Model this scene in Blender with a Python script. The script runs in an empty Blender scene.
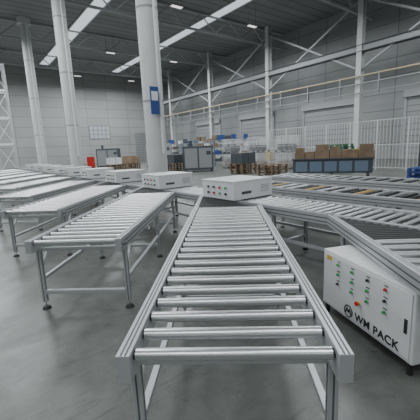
import bpy, bmesh, math, random
from mathutils import Vector, Matrix
random.seed(4)
ANG = math.radians(40.1)          # hall / main line axis, rotated from world Y
CA, SA = math.cos(ANG), math.sin(ANG)
def L2W(x, y): return (x*CA - y*SA, x*SA + y*CA)

# ------------------------------------------------------------------ materials
def mat(name, col, rough=0.5, metal=0.0, noise=0.0, nscale=5.0, spec=0.5, bump=0.0, emis=0):
    m = bpy.data.materials.new(name); m.use_nodes = True
    nt = m.node_tree; b = nt.nodes["Principled BSDF"]
    b.inputs["Base Color"].default_value = (*col, 1)
    b.inputs["Roughness"].default_value = rough
    b.inputs["Metallic"].default_value = metal
    b.inputs["Specular IOR Level"].default_value = spec
    if emis:
        b.inputs["Emission Color"].default_value = (*col, 1)
        b.inputs["Emission Strength"].default_value = emis
    if noise or bump:
        tc = nt.nodes.new("ShaderNodeTexCoord")
        n = nt.nodes.new("ShaderNodeTexNoise"); n.inputs["Scale"].default_value = nscale
        n.inputs["Detail"].default_value = 6
        nt.links.new(tc.outputs["Object"], n.inputs["Vector"])
        r = nt.nodes.new("ShaderNodeValToRGB")
        r.color_ramp.elements[0].position = 0.3; r.color_ramp.elements[1].position = 0.7
        r.color_ramp.elements[0].color = (*[c*(1-noise) for c in col], 1)
        r.color_ramp.elements[1].color = (*[min(1, c*(1+noise)) for c in col], 1)
        nt.links.new(n.outputs["Fac"], r.inputs["Fac"])
        nt.links.new(r.outputs["Color"], b.inputs["Base Color"])
    return m
def panel_mat(name, col, seam, bw, rh, axes="xz", mortar=0.03, rough=0.6, noise=0.06):
    m = bpy.data.materials.new(name); m.use_nodes = True
    nt = m.node_tree; b = nt.nodes["Principled BSDF"]; b.inputs["Roughness"].default_value = rough
    tc = nt.nodes.new("ShaderNodeTexCoord"); s = nt.nodes.new("ShaderNodeSeparateXYZ"); c = nt.nodes.new("ShaderNodeCombineXYZ")
    nt.links.new(tc.outputs["Object"], s.inputs[0])
    nt.links.new(s.outputs[axes[0].upper()], c.inputs[0]); nt.links.new(s.outputs[axes[1].upper()], c.inputs[1])
    br = nt.nodes.new("ShaderNodeTexBrick"); br.offset = 0
    br.inputs["Scale"].default_value = 1; br.inputs["Brick Width"].default_value = bw
    br.inputs["Row Height"].default_value = rh; br.inputs["Mortar Size"].default_value = mortar
    br.inputs["Color1"].default_value = (*[x*(1-noise) for x in col], 1)
    br.inputs["Color2"].default_value = (*[x*(1+noise) for x in col], 1)
    br.inputs["Mortar"].default_value = (*seam, 1)
    nt.links.new(c.outputs[0], br.inputs["Vector"])
    nz = nt.nodes.new("ShaderNodeTexNoise"); nz.inputs["Scale"].default_value = 0.35
    nt.links.new(tc.outputs["Object"], nz.inputs["Vector"])
    mr = nt.nodes.new("ShaderNodeMapRange"); mr.inputs[3].default_value = 0.82; mr.inputs[4].default_value = 1.12
    nt.links.new(nz.outputs["Fac"], mr.inputs[0])
    mx = nt.nodes.new("ShaderNodeVectorMath"); mx.operation = 'SCALE'
    nt.links.new(br.outputs["Color"], mx.inputs[0]); nt.links.new(mr.outputs[0], mx.inputs["Scale"])
    nt.links.new(mx.outputs[0], b.inputs["Base Color"])
    return m
def floor_mat():
    m = mat("sealed_concrete", (0.1, 0.1, 0.1), 0.35)
    nt = m.node_tree; b = nt.nodes["Principled BSDF"]
    tc = nt.nodes.new("ShaderNodeTexCoord")
    def noise(sc, det, dist=0, stretch=None):
        n = nt.nodes.new("ShaderNodeTexNoise"); n.inputs["Scale"].default_value = sc; n.inputs["Detail"].default_value = det
        n.inputs["Roughness"].default_value = .65; n.inputs["Distortion"].default_value = dist
        if stretch:
            mp = nt.nodes.new("ShaderNodeMapping"); mp.inputs["Scale"].default_value = stretch; mp.inputs["Rotation"].default_value = (0,0,.6)
            nt.links.new(tc.outputs["Object"], mp.inputs["Vector"]); nt.links.new(mp.outputs[0], n.inputs["Vector"])
        else: nt.links.new(tc.outputs["Object"], n.inputs["Vector"])
        return n
    def ramp(src, p0, c0, p1, c1):
        r = nt.nodes.new("ShaderNodeValToRGB"); r.color_ramp.elements[0].position = p0; r.color_ramp.elements[1].position = p1
        r.color_ramp.elements[0].color = (*c0, 1); r.color_ramp.elements[1].color = (*c1, 1)
        nt.links.new(src.outputs["Fac"], r.inputs["Fac"]); return r
    def mul(a, b_):
        x = nt.nodes.new("ShaderNodeMix"); x.data_type = 'RGBA'; x.blend_type = 'MULTIPLY'; x.inputs[0].default_value = 1
        nt.links.new(a.outputs[0] if a.type != 'MIX' else a.outputs[2], x.inputs[6]); nt.links.new(b_.outputs[0], x.inputs[7]); return x
    a = ramp(noise(.8, 9, .8), .34, (.108, .117, .106), .66, (.165, .173, .157))
    c = ramp(noise(7, 10), .38, (.8,)*3, .58, (1,)*3)
    d = ramp(noise(1.6, 5, 2.5, (1, 6, 1)), .56, (1,)*3, .66, (.76,)*3)
    e = ramp(noise(2.2, 4, 3, (6, .8, 1)), .60, (1,)*3, .70, (1.3,)*3)
    col = mul(mul(mul(a, c), d), e)
    nt.links.new(col.outputs[2], b.inputs["Base Color"])
    rr = nt.nodes.new("ShaderNodeMapRange"); rr.inputs[1].default_value = .3; rr.inputs[2].default_value = .7
    rr.inputs[3].default_value = .26; rr.inputs[4].default_value = .46
    n3 = noise(1.4, 8, 1); nt.links.new(n3.outputs["Fac"], rr.inputs[0]); nt.links.new(rr.outputs[0], b.inputs["Roughness"])
    return m
ALU = mat("aluminium_profile", (0.54, 0.555, 0.57), 0.42, 0.55)
ALU_D = mat("aluminium_groove", (0.13, 0.135, 0.14), 0.5, 0.4)
STEEL = mat("galvanised_roller_steel", (0.63, 0.64, 0.65), 0.31, 0.88)
RUB = mat("black_rubber", (0.018, 0.019, 0.02), 0.45)
BLK = mat("black_plastic", (0.025, 0.025, 0.027), 0.5)
WHT = mat("white_powder_coat", (0.74, 0.75, 0.76), 0.4, 0, 0.02, 2)
COLM = mat("painted_column_white", (0.58, 0.59, 0.59), 0.55, 0, 0.06, 1.5)
GRYS = mat("grey_painted_steel", (0.30, 0.31, 0.32), 0.55)
LGRY = mat("light_grey_steel", (0.42, 0.43, 0.44), 0.5)
DRK = mat("dark_steel", (0.07, 0.075, 0.08), 0.55)
MACH = mat("blue_grey_machine_paint", (0.07, 0.085, 0.105), 0.5)
YEL = mat("safety_yellow", (0.62, 0.42, 0.06), 0.5)
ORG = mat("amber_sleeve", (0.55, 0.36, 0.13), 0.45)
PIPE = mat("pale_yellow_pipe", (0.52, 0.43, 0.28), 0.5)
GRN = mat("green_plastic", (0.06, 0.19, 0.09), 0.5)
BLU = mat("blue_plastic", (0.025, 0.07, 0.26), 0.5)
BLUR = mat("blue_rack_paint", (0.16, 0.22, 0.30), 0.5)
WOOD = mat("pallet_wood", (0.22, 0.15, 0.09), 0.8, 0, 0.3, 4)
CARD = mat("cardboard", (0.27, 0.19, 0.125), 0.8, 0, 0.25, 2)
RED = mat("red_button", (0.6, 0.03, 0.02), 0.35)
GBT = mat("green_button", (0.03, 0.4, 0.08), 0.35)
GLASS = mat("window_glass", (0.50, 0.55, 0.60), 0.2)
GLOW = mat("added_glow_strip", (0.85, 0.93, 1), 0.4, emis=.7)  # emitter for the added ceiling strips that brighten the rollers
LAMPM = mat("lamp_diffuser", (1, 0.98, 0.95), 0.4, emis=1.2)
DOORM = panel_mat("rollup_door_slats", (0.40, 0.41, 0.42), (0.2, 0.2, 0.21), 60, .45, "yz", .03)
FLOORM = floor_mat()
WALLM = panel_mat("wall_panels_long", (0.34, 0.35, 0.355), (0.17, 0.175, 0.18), 3.1, 1.3, "yz")
WALLE = panel_mat("wall_panels_end", (0.38, 0.385, 0.38), (0.22, 0.22, 0.22), 3.1, 1.3, "xz")
CEILM = panel_mat("ceiling_decking", (0.27, 0.275, 0.28), (0.12, 0.12, 0.12), 60, 0.9, "xy", 0.05)

# ------------------------------------------------------------------ mesh helper
class MB:
    def __init__(s): s.bm = bmesh.new(); s.mats = []
    def mi(s, m):
        if m not in s.mats: s.mats.append(m)
        return s.mats.index(m)
    def box(s, x0, x1, y0, y1, z0, z1, m, bev=0):
        vs = [s.bm.verts.new(p) for p in [(x0,y0,z0),(x1,y0,z0),(x1,y1,z0),(x0,y1,z0),(x0,y0,z1),(x1,y0,z1),(x1,y1,z1),(x0,y1,z1)]]
        i = s.mi(m); fs = []
        for f in [(0,3,2,1),(4,5,6,7),(0,1,5,4),(1,2,6,5),(2,3,7,6),(3,0,4,7)]:
            q = s.bm.faces.new([vs[k] for k in f]); q.material_index = i; fs.append(q)
        if bev:
            es = list({e for f in fs for e in f.edges})
            bmesh.ops.bevel(s.bm, geom=es, offset=bev, segments=2, affect='EDGES', profile=0.5)
    def cyl(s, a, b, r, m, seg=16, r2=None):
        a, b = Vector(a), Vector(b); d = (b-a).normalized()
        up = Vector((0,0,1)) if abs(d.z) < .9 else Vector((1,0,0))
        u = d.cross(up).normalized(); v = d.cross(u)
        r2 = r if r2 is None else r2; i = s.mi(m)
        A = [s.bm.verts.new(a + (u*math.cos(t)+v*math.sin(t))*r) for t in [2*math.pi*k/seg for k in range(seg)]]
        B = [s.bm.verts.new(b + (u*math.cos(t)+v*math.sin(t))*r2) for t in [2*math.pi*k/seg for k in range(seg)]]
        for k in range(seg):
            f = s.bm.faces.new([A[k], A[(k+1)%seg], B[(k+1)%seg], B[k]]); f.material_index = i; f.smooth = seg > 6
        f = s.bm.faces.new(A[::-1]); f.material_index = i
        f = s.bm.faces.new(B); f.material_index = i
        for g in (A, B):
            for k in range(seg):
                e = s.bm.edges.get((g[k], g[(k+1)%seg]))
                if e: e.smooth = False
    def poly(s, pts, z0, z1, m):
        i = s.mi(m)
        A = [s.bm.verts.new((x,y,z0)) for x,y in pts]; B = [s.bm.verts.new((x,y,z1)) for x,y in pts]
        n = len(pts)
        for k in range(n):
            f = s.bm.faces.new([A[k], A[(k+1)%n], B[(k+1)%n], B[k]]); f.material_index = i
        f = s.bm.faces.new(A[::-1]); f.material_index = i
        f = s.bm.faces.new(B); f.material_index = i
    def mesh(s, name):
        bmesh.ops.recalc_face_normals(s.bm, faces=s.bm.faces[:])
        me = bpy.data.meshes.new(name); s.bm.to_mesh(me); s.bm.free()
        for m in s.mats: me.materials.append(m)
        return me
def add(name, me, loc=(0,0,0), rz=0.0, parent=None):
    o = bpy.data.objects.new(name, me); bpy.context.scene.collection.objects.link(o)
    o.location = loc; o.rotation_euler = (0,0,rz)
    if parent: o.parent = parent
    return o
def empty(name, loc=(0,0,0), rz=0.0):
    return add(name, None, loc, rz)

# ------------------------------------------------------------------ conveyors
TOP = 0.73
RW = 0.056
def rail_y(mb, x, y0, y1, side, rw=RW):
    xa, xb = (x-rw, x) if side > 0 else (x, x+rw)
    mb.box(xa, xb, y0, y1, TOP-0.10, TOP+0.022, ALU, 0.003)
    e = 0.0015
    for z in (TOP-0.075, TOP-0.03):
        if side > 0: mb.box(xb-0.004, xb+e, y0+.003, y1-.003, z, z+0.012, ALU_D)
        else: mb.box(xa-e, xa+0.004, y0+.003, y1-.003, z, z+0.012, ALU_D)
    for t in (.36, .68):
        mb.box(xa+rw*t-0.0035, xa+rw*t+0.0035, y0+.003, y1-.003, TOP+0.018, TOP+0.0232, ALU_D)
def leg(mb, x, y, top=TOP-0.10):
    mb.box(x-.022, x+.022, y-.022, y+.022, 0.075, top, ALU, 0.003)
    mb.box(x-.0235, x+.0235, y-.004, y+.004, 0.08, top, ALU_D)
    mb.box(x-.004, x+.004, y-.0235, y+.0235, 0.08, top, ALU_D)
    mb.cyl((x,y,0.02),(x,y,0.08),0.009,STEEL,8)
    mb.cyl((x,y,0.0),(x,y,0.028),0.045,BLK,16,0.03)

HW = 0.455; SL = 3.21
def spur_meshes(legs):
    fr = MB()
    rail_y(fr, -HW, -.03, SL+1.03, -1); rail_y(fr, HW, -.03, SL-0.03, 1)
    for i, y in enumerate(legs):
        leg(fr, -HW+.026, y)
        if y < SL-.05:
            leg(fr, HW-.026, y)
            fr.box(-HW+.05, HW-.05, y-.02, y+.02, 0.16, 0.20, ALU, .003)
            fr.box(-HW+.05, HW-.05, y-.018, y+.018, TOP-.12, TOP-.085, ALU, .003)
    ls = [y for y in legs if y < SL-.05]
    for sx in (-1, 1):
        x = sx*(HW-.026)
        fr.box(x-.018, x+.018, ls[0]+.022, ls[-1]-.022, 0.30, 0.335, ALU, .003)
        for y in ls:
            d = 1 if y == ls[0] else -1
            fr.cyl((x, y+d*.02, TOP-.30), (x, y+d*.19, TOP-.105), 0.014, ALU, 8)
        xe = sx*HW
        fr.box(min(xe, xe+sx*.003), max(xe, xe+sx*.003), .0, .09, TOP-.09, TOP-.005, STEEL)
        for yy in (.02, .07): fr.cyl((xe, yy, TOP-.05), (xe+sx*.009, yy, TOP-.05), .008, BLK, 8)
        for y in ls[1:]:
            fr.box(x-sx*.05-.02, x-sx*.05+.02, y+.06, y+.1, TOP-.13, TOP-.09, BLK)
    f = fr.mesh("spur_frame")
    ro = MB(); n = 22; p = (SL-0.08)/(n-1)
    for k in range(n):
        y = 0.03+k*p
        ro.cyl((-HW+.066, y, TOP-.012), (HW-.066, y, TOP-.012), .026, STEEL, 28)
        for sx in (-1, 1):
            ro.cyl((sx*(HW-.068), y, TOP-.012), (sx*(HW-.054), y, TOP-.012), .019, BLK, 12)
    r = ro.mesh("spur_rollers")
    tr = MB(); y = SL+.03
    tr.poly([(-HW+.054, SL-.01), (HW-.06, SL-.01), (-HW+.054, SL+.98)], TOP-.095, TOP-.06, BLK)
    while y < SL+0.95:
        xr = HW-.05-(y-SL)*0.86
        if xr-.07 > -HW+.08:
            tr.cyl((-HW+.062, y, TOP-.015), (xr-.045, y, TOP-.015), .024, RUB, 14)
        y += .06
    return f, r, tr.mesh("merge_bed")
STEP = (-1.44, 1.71)
SA_ = spur_meshes([0.13, 1.65, 3.05]); SB_ = spur_meshes([0.13, 1.95, 3.72])
for k in range(-1, 10):
    loc = (STEP[0]*k + (0.12 if k < 0 else 0), 1.14 + STEP[1]*k, 0)
    e = empty("roller_conveyor", loc)
    S = SB_ if k < 0 else SA_
    add("frame", S[0], parent=e); add("rollers", S[1], parent=e); add("merge_bed", S[2], parent=e)

P0 = (3.14, 3.045)
def main_line(name, x0, w, y0, y1, rmats, pitch, legstep=1.8):
    ox, oy = L2W(x0, y0)
    e = empty(name, (ox, oy, 0), ANG)
    ln = y1-y0; fr = MB()
    rail_y(fr, 0, 0, ln, -1); rail_y(fr, w, 0, ln, 1)
    y = .4
    while y < ln:
        leg(fr, .026, y); leg(fr, w-.026, y)
        fr.box(.05, w-.05, y-.02, y+.02, .2, .24, ALU)
        fr.box(.05, w-.05, y-.018, y+.018, TOP-.12, TOP-.085, ALU)
        y += legstep
    for x in (.026, w-.026): fr.box(x-.018, x+.018, .42, y-legstep, .31, .345, ALU)
    add("frame", fr.mesh("main_frame"), parent=e)
    ro = MB(); k = 0; y = .05
    while y < ln-.03:
        ro.cyl((.066, y, TOP-.012), (w-.066, y, TOP-.012), .026, rmats[k % len(rmats)], 16); y += pitch; k += 1
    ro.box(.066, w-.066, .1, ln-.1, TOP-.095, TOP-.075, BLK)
    add("rollers", ro.mesh("main_rollers"), parent=e)
    return e
main_line("main_conveyor_line", P0[0]+.016, .74, P0[1]-6, P0[1]+26, [STEEL], .12)
main_line("main_conveyor_line", P0[0]+1.5, .8, P0[1]-8, P0[1]+2.6, [STEEL, RUB, ORG, RUB, RUB, STEEL, RUB], .13, 1.7)
main_line("main_conveyor_line", P0[0]+3.2, .9, P0[1]-9, P0[1]+3.0, [STEEL, RUB], .14, 1.7)

# ------------------------------------------------------------------ control cabinets
def panel_face(mb, w, h, z0, cols, rows, fx=0.0):
    pal = [GBT, RED, BLK, GBT, RED, GBT, BLK, RED]
    i = 0
    for r in range(rows):
        for c in range(cols):
            y = w*(0.77-0.175*c); z = z0+h*(0.84-0.165*r)
            mb.cyl((fx, y, z), (fx-.006, y, z), .015, STEEL, 16)
            mb.cyl((fx-.006, y, z), (fx-.020, y, z), .0105, pal[(i*3+r) % 8], 14); i += 1
            mb.box(fx-.002, fx, y-.018, y+.018, z+.021, z+.029, BLK)
def cover_box():
    mb = MB(); w = .78; h = .28; z0 = TOP+.024
    mb.box(-.05, .76, 0, w, z0, z0+h, WHT, .008)
    mb.box(-.056, .766, -.006, w+.006, z0+h-.012, z0+h+.004, WHT, .003)
    for r, z in enumerate((z0+.18, z0+.09)):
        for c in range(4):
            y = .18+c*.14
            mb.cyl((-.05, y, z), (-.057, y, z), .022, STEEL, 12)
            mb.cyl((-.057, y, z), (-.075, y, z), .016, [GBT, RED, BLK, BLK][(c+r*3) % 4], 12)
    for k in range(5): mb.box(.5, .68, -.003, 0, z0+.08+k*.025, z0+.088+k*.025, GRYS)
    mb.box(.1, .3, -.003, 0, z0+.08, z0+.12, DRK)
    return mb.mesh("cover_box")
CB = cover_box()
for k in range(0, 9):
    x, y = L2W(P0[0], P0[1]+.47+k*2.236)
    e = empty("control_cabinet", (x, y, 0), ANG); add("cabinet_shell", CB, parent=e)

ca = math.atan2(0.24, 0.76)
BW = .98; BH = .51; BZ = .09
e = empty("control_cabinet", (1.151, 1.925, 0), ca)
mb = MB()
mb.box(0, .28, 0, BW, BZ, BZ+BH, WHT, .01)
mb.box(-.006, .0, .025, BW-.025, BZ+.025, BZ+BH-.025, WHT, .004)
mb.box(-.009, -.004, .05, .075, BZ+.2, BZ+.3, BLK)
for x in (.03, .25):
    for y in (.04, BW-.04): mb.cyl((x, y, 0), (x, y, BZ), .02, BLK, 12)
add("cabinet_shell", mb.mesh("cabinet_shell"), parent=e)
mb = MB(); panel_face(mb, BW, BH, BZ, 4, 3, -.006)
mb.cyl((-.006, .495, BZ+.205), (-.026, .495, BZ+.205), .015, YEL, 14); mb.cyl((-.026, .495, BZ+.205), (-.036, .495, BZ+.205), .019, RED, 16)
mb.box(-.008, -.006, BW-.13, BW-.06, BZ+.43, BZ+.47, YEL)
add("buttons", mb.mesh("buttons"), parent=e)
def text(body, size, y, z, par):
    cu = bpy.data.curves.new("label", 'FONT'); cu.body = body; cu.size = size; cu.extrude = .001; cu.offset = size*.02
    cu.space_character = 1.08
    o = bpy.data.objects.new("label", cu); bpy.context.scene.collection.objects.link(o)
    o.parent = par; cu.materials.append(BLK)
    o.matrix_local = Matrix(((0,0,-1,-.0085),(-1,0,0,y),(0,1,0,z),(0,0,0,1)))
text("WM PACK", .088, .535, BZ+.045, e)
mb = MB(); N = 28; cy, cz = .615, BZ+.080
for k in range(N):
    a0, a1 = 2*math.pi*k/N, 2*math.pi*(k+1)/N
    mb.cyl((-.007, cy+.047*math.cos(a0), cz+.047*math.sin(a0)), (-.007, cy+.047*math.cos(a1), cz+.047*math.sin(a1)), .005, BLK, 6)
for a, b in (((.032,-.022),(.016,.022)),((.016,.022),(0,-.01)),((0,-.01),(-.016,.022)),((-.016,.022),(-.032,-.022))):
    mb.cyl((-.007, cy+a[0], cz+a[1]), (-.007, cy+b[0], cz+b[1]), .006, BLK, 6)
add("logo", mb.mesh("logo"), parent=e)

# ------------------------------------------------------------------ hall shell
X0, X1, Y0, Y1, HZ = -24, 28, -24, 49, 12.5
def shell(name, b, m):
    mb = MB(); mb.box(*b, m); add(name, mb.mesh(name), (0,0,0), ANG)
shell("floor", (X0, X1, Y0, Y1, -.2, 0), FLOORM)
shell("wall_right", (X1, X1+.3, Y0, Y1, -.2, HZ+.2), WALLM)
shell("wall_left", (X0-.3, X0, Y0, Y1, -.2, HZ+.2), WALLM)
shell("wall_back", (X0-.3, X1+.3, Y1, Y1+.3, -.2, HZ+.2), WALLE)
shell("wall_front", (X0-.3, X1+.3, Y0-.3, Y0, -.2, HZ+.2), WALLE)
mb = MB(); mb.box(X0, X1, Y0, Y1, HZ, HZ+.2, CEILM)
for xs in (-18, -9, 10, 19):       # framed glowing strips added under the roof for brighter roller highlights
    mb.box(xs-.5, xs+.5, Y0+3, Y1-3, HZ-.03, HZ, GLOW)
    mb.box(xs-.6, xs-.5, Y0+3, Y1-3, HZ-.08, HZ, LGRY); mb.box(xs+.5, xs+.6, Y0+3, Y1-3, HZ-.08, HZ, LGRY)
add("ceiling", mb.mesh("ceiling"), (0,0,0), ANG)
def window(n, xa, xb, za, zb, nx, nz):
    mb = MB(); mb.box(xa, xb, Y1-.04, Y1, za, zb, GLASS)
    for i in range(nx+1):
        x = xa+(xb-xa)*i/nx; mb.box(x-.05, x+.05, Y1-.09, Y1-.04, za-.05, zb+.05, GRYS)
    for i in range(nz+1):
        z = za+(zb-za)*i/nz; mb.box(xa-.05, xb+.05, Y1-.08, Y1-.04, z-.05, z+.05, GRYS)
    add("window_%d" % n, mb.mesh("window"), (0,0,0), ANG)
window(1, 15.6, 18.6, 3.6, 5.4, 5, 3)
mb = MB(); mb.box(22.6, 26.4, Y1-.1, Y1, 0, 4.4, GRYS)
for i in range(11): mb.box(22.6, 26.4, Y1-.13, Y1-.1, .1+i*.4, .13+i*.4, DRK)
add("door_1", mb.mesh("door"), (0,0,0), ANG)
for n, (ya, yb) in enumerate(((6.2, 11.4), (15.6, 20.8), (25, 30), (34.2, 39.2))):
    mb = MB(); mb.box(X1-.08, X1, ya, yb, 0, 4.7, DOORM)
    mb.box(X1-.16, X1, ya-.2, ya, 0, 5, LGRY); mb.box(X1-.16, X1, yb, yb+.2, 0, 5, LGRY); mb.box(X1-.35, X1, ya-.2, yb+.2, 4.7, 5.2, LGRY)
    add("door_%d" % (n+2), mb.mesh("rollup"), (0,0,0), ANG)

def round_col(lx, ly, sign=False):
    x, y = L2W(lx, ly); e = empty("concrete_column", (x, y, 0), ANG)
    mb = MB(); mb.cyl((0,0,0), (0,0,HZ), .36, COLM, 32)
    mb.cyl((0,0,0), (0,0,.12), .46, COLM, 32)
    mb.cyl((0,0,.12), (0,0,.5), .37, YEL, 32)
    mb.cyl((0,0,HZ-.5), (0,0,HZ), .5, COLM, 32)
    for z in (3.2, 6.2, 9.2): mb.cyl((0,0,z), (0,0,z+.06), .372, GRYS, 32)
    mb.cyl((.05,-.42,1.4), (.05,-.42,HZ), .05, WHT, 10)
    if sign:
        mb.box(-.36, -.04, -.50, -.47, 2.75, 3.65, BLU); mb.box(-.32, -.08, -.505, -.50, 3.2, 3.5, WHT)
        mb.box(-.25, -.15, -.47, -.3, 3.1, 3.2, GRYS)
    add("shaft", mb.mesh("col"), parent=e)
for i, ly in enumerate((10.8, 21.3, 31.8)): round_col(5.8, ly, i == 0)
x, y = L2W(6.55, 20.9); mb = MB()
mb.box(-.25, .25, -.15, .15, 0, .08, DRK); mb.box(-.23, .23, -.02, .02, .08, 1.3, RED)
for s in (-.13, .13):
    mb.cyl((s, -.1, .1), (s, -.1, .62), .085, RED, 16); mb.cyl((s, -.1, .62), (s, -.1, .72), .06, BLK, 12, .02)
add("fire_extinguisher_stand", mb.mesh("ext"), (x, y, 0), 0.3)

def h_col(lx, ly):
    x, y = L2W(lx, ly); mb = MB()
    for s in (-.22, .22): mb.box(s-.02, s+.02, -.2, .2, 0, HZ, COLM)
    mb.box(-.2, .2, -.015, .015, 0, HZ, COLM); mb.box(-.32, .32, -.3, .3, 0, .04, GRYS)
    mb.box(-.25, .25, -.22, .22, .04, 1.0, YEL)
    add("steel_column", mb.mesh("steel_column"), (x, y, 0), ANG)
cols = [4.5, 13.7, 22.9, 32.1, 41.3]
for ly in cols: h_col(25, ly)
mb = MB()
for a, b in zip(cols[:-1], cols[1:]):
    mb.cyl((25, a, 6.8), (25, b, 11.8), .09, LGRY, 8); mb.cyl((25, b, 6.8), (25, a, 11.8), .09, LGRY, 8)
mb.box(24.85, 25.15, 0, 48.9, 8.1, 8.5, GRYS)
mb.box(24.75, 25.25, 0, 48.9, 8.5, 8.56, DRK); mb.box(24.75, 25.25, 0, 48.9, 8.05, 8.1, DRK)
add("crane_runway_beam", mb.mesh("beam"), (0,0,0), ANG)
mb = MB()
for z, r in ((6.3, .06), (5.75, .05), (5.1, .04)): mb.cyl((24.6, 0, z), (24.6, 48.9, z), r, PIPE if z > 6 else GRYS, 10)
for k in range(0, 48, 3): mb.box(24.55, 24.75, k, k+.08, 5.0, 6.4, GRYS)
add("wall_pipe", mb.mesh("pipes"), (0,0,0), ANG)
for k, y in enumerate(range(-4, 49, 9)):
    mb = MB()
    mb.box(X0+.1, X1-.1, -.1, .1, HZ-.2, HZ-.1, LGRY); mb.box(X0+.1, X1-.1, -.08, .08, HZ-1.5, HZ-1.35, LGRY)
    x = X0+1
    while x < X1-3:
        mb.cyl((x,0,HZ-1.4), (x+1.5,0,HZ-.15), .05, LGRY, 6); mb.cyl((x+1.5,0,HZ-.15), (x+3,0,HZ-1.4), .05, LGRY, 6); x += 3
    x_, y_ = L2W(0, y+.4); add("roof_truss", mb.mesh("truss"), (x_, y_, 0), ANG)

lm = MB(); lm.box(-.45, .45, -.18, .18, 0, .1, GRYS); lm.box(-.4, .4, -.14, .14, -.02, 0, LAMPM)
for s in (-.4, .4): lm.cyl((s,0,.1), (s,0,1.6), .01, DRK, 6)
lmesh = lm.mesh("lamp")
EN = {-16: 260, -4: 350, 8: 500, 20: 680, 32: 740, 43: 660}
for lx in (-17, -5.5, 1, 13, 20):
    for ly in EN:
        x, y = L2W(lx, ly)
        e = empty("high_bay_lamp", (x, y, HZ-1.65), ANG); add("housing", lmesh, parent=e)
        ld = bpy.data.lights.new("lamp_light", 'AREA'); ld.shape = 'SQUARE'; ld.size = 3.8; ld.energy = EN[ly]; ld.color = (.93, .975, 1)
        lo = bpy.data.objects.new("lamp_light", ld); bpy.context.scene.collection.objects.link(lo); lo.parent = e; lo.location = (0,0,-.1)

# ------------------------------------------------------------------ background goods
def pallet(mb, x, y, z, m, w=1.2, d=1.0):
    for i in range(7):
        xx = x-w/2+i*(w-.1)/6; mb.box(xx, xx+.1, y-d/2, y+d/2, z+.12, z+.142, m)
    for yy in (y-d/2, y-.05, y+d/2-.1): 
        mb.box(x-w/2, x+w/2, yy, yy+.1, z, z+.02, m)
        for xx in (x-w/2, x-.05, x+w/2-.1): mb.box(xx, xx+.1, yy, yy+.1, z+.02, z+.12, m)
def stack(name, wx, wy, n, m, rz=ANG, top=None, th=.6):
    mb = MB()
    for k in range(n): pallet(mb, random.uniform(-.02,.02), random.uniform(-.02,.02), k*.143, m)
    if top:
        z = n*.143
        for i in range(2):
            for j in range(2): mb.box(-.56+i*.57, -.02+i*.57, -.46+j*.47, -.01+j*.47, z, z+th, top, .01)
    add(name, mb.mesh(name), (wx, wy, 0), rz)
e = empty("box_cart", (4.65, 14.7, 0), math.radians(-20))
mb = MB(); W2 = 1.6
mb.box(-W2, W2, -.5, .5, .25, .82, MACH, .02)
mb.box(-W2-.05, W2+.05, -.55, .55, .82, .88, DRK, .01)
for i in range(5): mb.box(-W2+.12+i*.6, -W2+.62+i*.6, -.515, -.5, .32, .75, BLUR)
for x in (-1.45, 0, 1.45):
    for y in (-.4, .4):
        mb.cyl((x-.03, y, .1), (x+.03, y, .1), .1, BLK, 14); mb.box(x-.04, x+.04, y-.03, y+.03, .15, .26, GRYS)
for s in (-.5, .5): mb.cyl((-W2,s,.88),(-W2,s,1.5),.02,GRYS,8)
mb.cyl((-W2,-.5,1.5),(-W2,.5,1.5),.02,GRYS,8)
add("cart_body", mb.mesh("cart"), parent=e)
mb = MB(); x = -W2+.06; zt = .88
while x < 1.1:
    w = random.uniform(.36, .66); h = random.uniform(.26, .36)
    mb.box(x, x+w, -.46, .02, zt, zt+h, CARD, .01); mb.box(x+.02, x+w-.02, .04, .48, zt, zt+h*.9, CARD, .01)
    mb.box(x+w/2-.025, x+w/2+.025, -.463, -.0, zt+h-.08, zt+h+.002, WOOD)
    if random.random() < .6:
        h2 = random.uniform(.18, .32); mb.box(x+.03, x+w-.05, -.42, .0, zt+h+.003, zt+h+h2, CARD, .01)
        mb.box(x+w/2-.02, x+w/2+.02, -.423, -.01, zt+h+h2-.06, zt+h+h2+.002, WOOD)
    x += w+.02
add("cardboard_boxes", mb.mesh("boxes"), parent=e)
stack("wooden_pallet_stack", 2.4, 17.2, 4, WOOD)
stack("green_pallet_stack", 5.9, 17.6, 10, GRN)
stack("blue_pallet_stack", 6.9, 11.4, 4, BLU); stack("blue_pallet_stack", 8.3, 10.4, 3, BLU)
stack("wooden_pallet_stack", 1.0, 19.3, 4, WOOD, top=MACH)
stack("wooden_pallet_stack", -7.9, 27, 4, WOOD, top=CARD); stack("wooden_pallet_stack", -10.2, 29.5, 3, WOOD, top=WHT)
stack("blue_pallet_stack", -5.2, 26, 6, BLU); stack("wooden_pallet_stack", -3.6, 24, 4, WOOD, top=MACH, th=.6)
def machine(name, wx, wy, w, d, h, m, rz=ANG-.6):
    mb = MB(); mb.box(-w/2, w/2, -d/2, d/2, .1, h, m, .03)
    for sx in (-1, 1):
        for sy in (-1, 1): mb.cyl((sx*(w/2-.1), sy*(d/2-.1), 0), (sx*(w/2-.1), sy*(d/2-.1), .1), .05, BLK, 10)
    mb.box(-w/2+.1, -.05, -d/2-.015, -d/2, .25, h-.15, GRYS if m != GRYS else LGRY); mb.box(.05, w/2-.1, -d/2-.015, -d/2, .25, h-.15, GRYS if m != DRK else MACH)
    mb.box(w/2-.45, w/2-.15, -d/2-.03, -d/2-.015, h-.6, h-.35, DRK)
    mb.cyl((-w/4, 0, h), (-w/4, 0, h+.35), .12, m, 14)
    add(name, mb.mesh(name), (wx, wy, 0), rz)
machine("packing_machine", -1.9, 22.5, 2.0, 1.1, 1.7, MACH)
machine("packing_machine", -6.3, 31, 2.4, 1.2, 2.1, GRYS)
machine("packing_machine", -11.9, 33, 2.2, 1.1, 1.9, MACH)
machine("packing_machine", 8.7, 13.6, 1.7, 1.0, 1.6, DRK, -.5)
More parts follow.
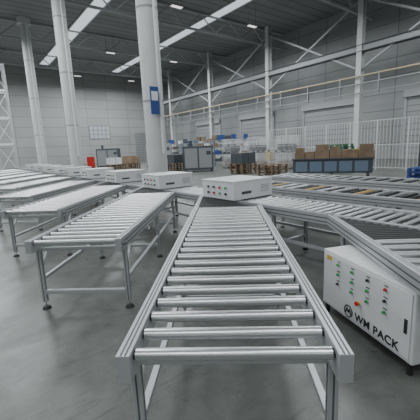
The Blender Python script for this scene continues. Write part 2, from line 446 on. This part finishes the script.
def shelf(wx, wy, n, h, rz):
    mb = MB(); bw = 1.6
    for i in range(n+1):
        for d in (0, .7): mb.box(i*bw-.03, i*bw+.03, d-.03, d+.03, 0, h, BLUR)
    z = .3
    while z < h:
        mb.box(0, n*bw, 0, .7, z, z+.05, GRYS); x = .1
        while x < n*bw-.5:
            w = random.uniform(.3, .6)
            if random.random() < .75: mb.box(x, x+w, .08, .6, z+.05, z+.05+random.uniform(.2,.48), random.choice([CARD, WHT, DRK, MACH, BLU, CARD]), .01)
            x += w+.06
        z += .6
    add("storage_shelf", mb.mesh("shelf"), (wx, wy, 0), rz)
shelf(-6.5, 37, 5, 2.3, -.1); shelf(-2.6, 28.5, 3, 2.3, -.1)
def fence(name, lx, ly, n, h, m, step=.12, pw=1.5):
    x, y = L2W(lx, ly); mb = MB()
    for p in range(n):
        y0 = p*pw
        mb.box(-.03, .03, y0-.03, y0+.03, 0, h, m)
        for z in (.12, h*.5, h-.05): mb.box(-.015, .015, y0+.03, y0+pw-.03, z, z+.035, m)
        yy = y0+step
        while yy < y0+pw-.05: mb.box(-.008, .008, yy-.008, yy+.008, .14, h-.03, m); yy += step
    mb.box(-.03, .03, n*pw-.03, n*pw+.03, 0, h, m)
    add(name, mb.mesh(name), (x, y, 0), ANG)
fence("mesh_fence", 17.5, 5.5, 7, 2.6, WHT, .17)
fence("mesh_fence", 21.5, 18.2, 6, 2.0, WHT, .2)
fence("safety_railing", 23.4, 32, 5, 1.1, YEL, .5)
def cage(wx, wy):
    mb = MB(); w, d, h = 1.2, 1.0, 1.0
    for k in range(2):
        z = k*1.08
        pallet(mb, 0, 0, z, GRYS)
        mb.box(-.5, .4, -.4, .35, z+.15, z+.5, DRK if k else CARD)
        for i in range(13):
            x = -w/2+i*w/12
            for y in (-d/2, d/2): mb.box(x-.008, x+.008, y-.008, y+.008, z+.14, z+h, WHT)
        for i in range(11):
            y = -d/2+i*d/10
            for x in (-w/2, w/2): mb.box(x-.008, x+.008, y-.008, y+.008, z+.14, z+h, WHT)
        for zz in (z+.4, z+.7, z+h):
            for y in (-d/2, d/2): mb.box(-w/2, w/2, y-.012, y+.012, zz-.012, zz+.012, WHT)
            for x in (-w/2, w/2): mb.box(x-.012, x+.012, -d/2, d/2, zz-.012, zz+.012, WHT)
    add("wire_cage_container", mb.mesh("cage"), (wx, wy, 0), ANG)
for p in ((2.2, 22.6), (3.9, 21.2), (.5, 24.5)): cage(*p)
x, y = L2W(4.4, 36); mb = MB()
for i in range(4):
    for d in (0, 1.3):
        mb.box(i*-1.4-.08, i*-1.4+.08, d-.08, d+.08, 0, 9.8, LGRY)
    for z in range(0, 9): mb.cyl((i*-1.4, 0, .3+z), (i*-1.4, 1.3, 1.2+z), .03, LGRY, 6)
for z in (2.6, 5.0, 7.4, 9.6):
    for d in (0, 1.3): mb.box(-4.2, 0, d-.06, d+.06, z, z+.16, WHT)
for i in range(3):
    for z in (0.3, 2.8, 5.2, 7.6):
        mb.cyl((i*-1.4-.05, 0, z), (i*-1.4-1.35, 0, z+2.1), .03, WHT, 6); mb.cyl((i*-1.4-1.35, 0, z), (i*-1.4-.05, 0, z+2.1), .03, WHT, 6)
add("steel_rack_frame", mb.mesh("rack"), (x, y, 0), ANG)

# ------------------------------------------------------------------ world, camera
w = bpy.data.worlds.new("World"); bpy.context.scene.world = w; w.use_nodes = True
w.node_tree.nodes["Background"].inputs[0].default_value = (.6, .65, .7, 1); w.node_tree.nodes["Background"].inputs[1].default_value = .3
cd = bpy.data.cameras.new("camera"); cam = bpy.data.objects.new("camera", cd); bpy.context.scene.collection.objects.link(cam)
cd.sensor_width = 36; cd.lens = 36*325/420; cd.clip_start = .05; cd.clip_end = 300
R = Matrix.Rotation(math.radians(3.17), 4, 'Z') @ Matrix.Rotation(math.radians(90-10.8), 4, 'X') @ Matrix.Rotation(math.radians(-2.5), 4, 'Z')
cam.matrix_world = Matrix.Translation((0, 0, 1.53)) @ R
bpy.context.scene.camera = cam
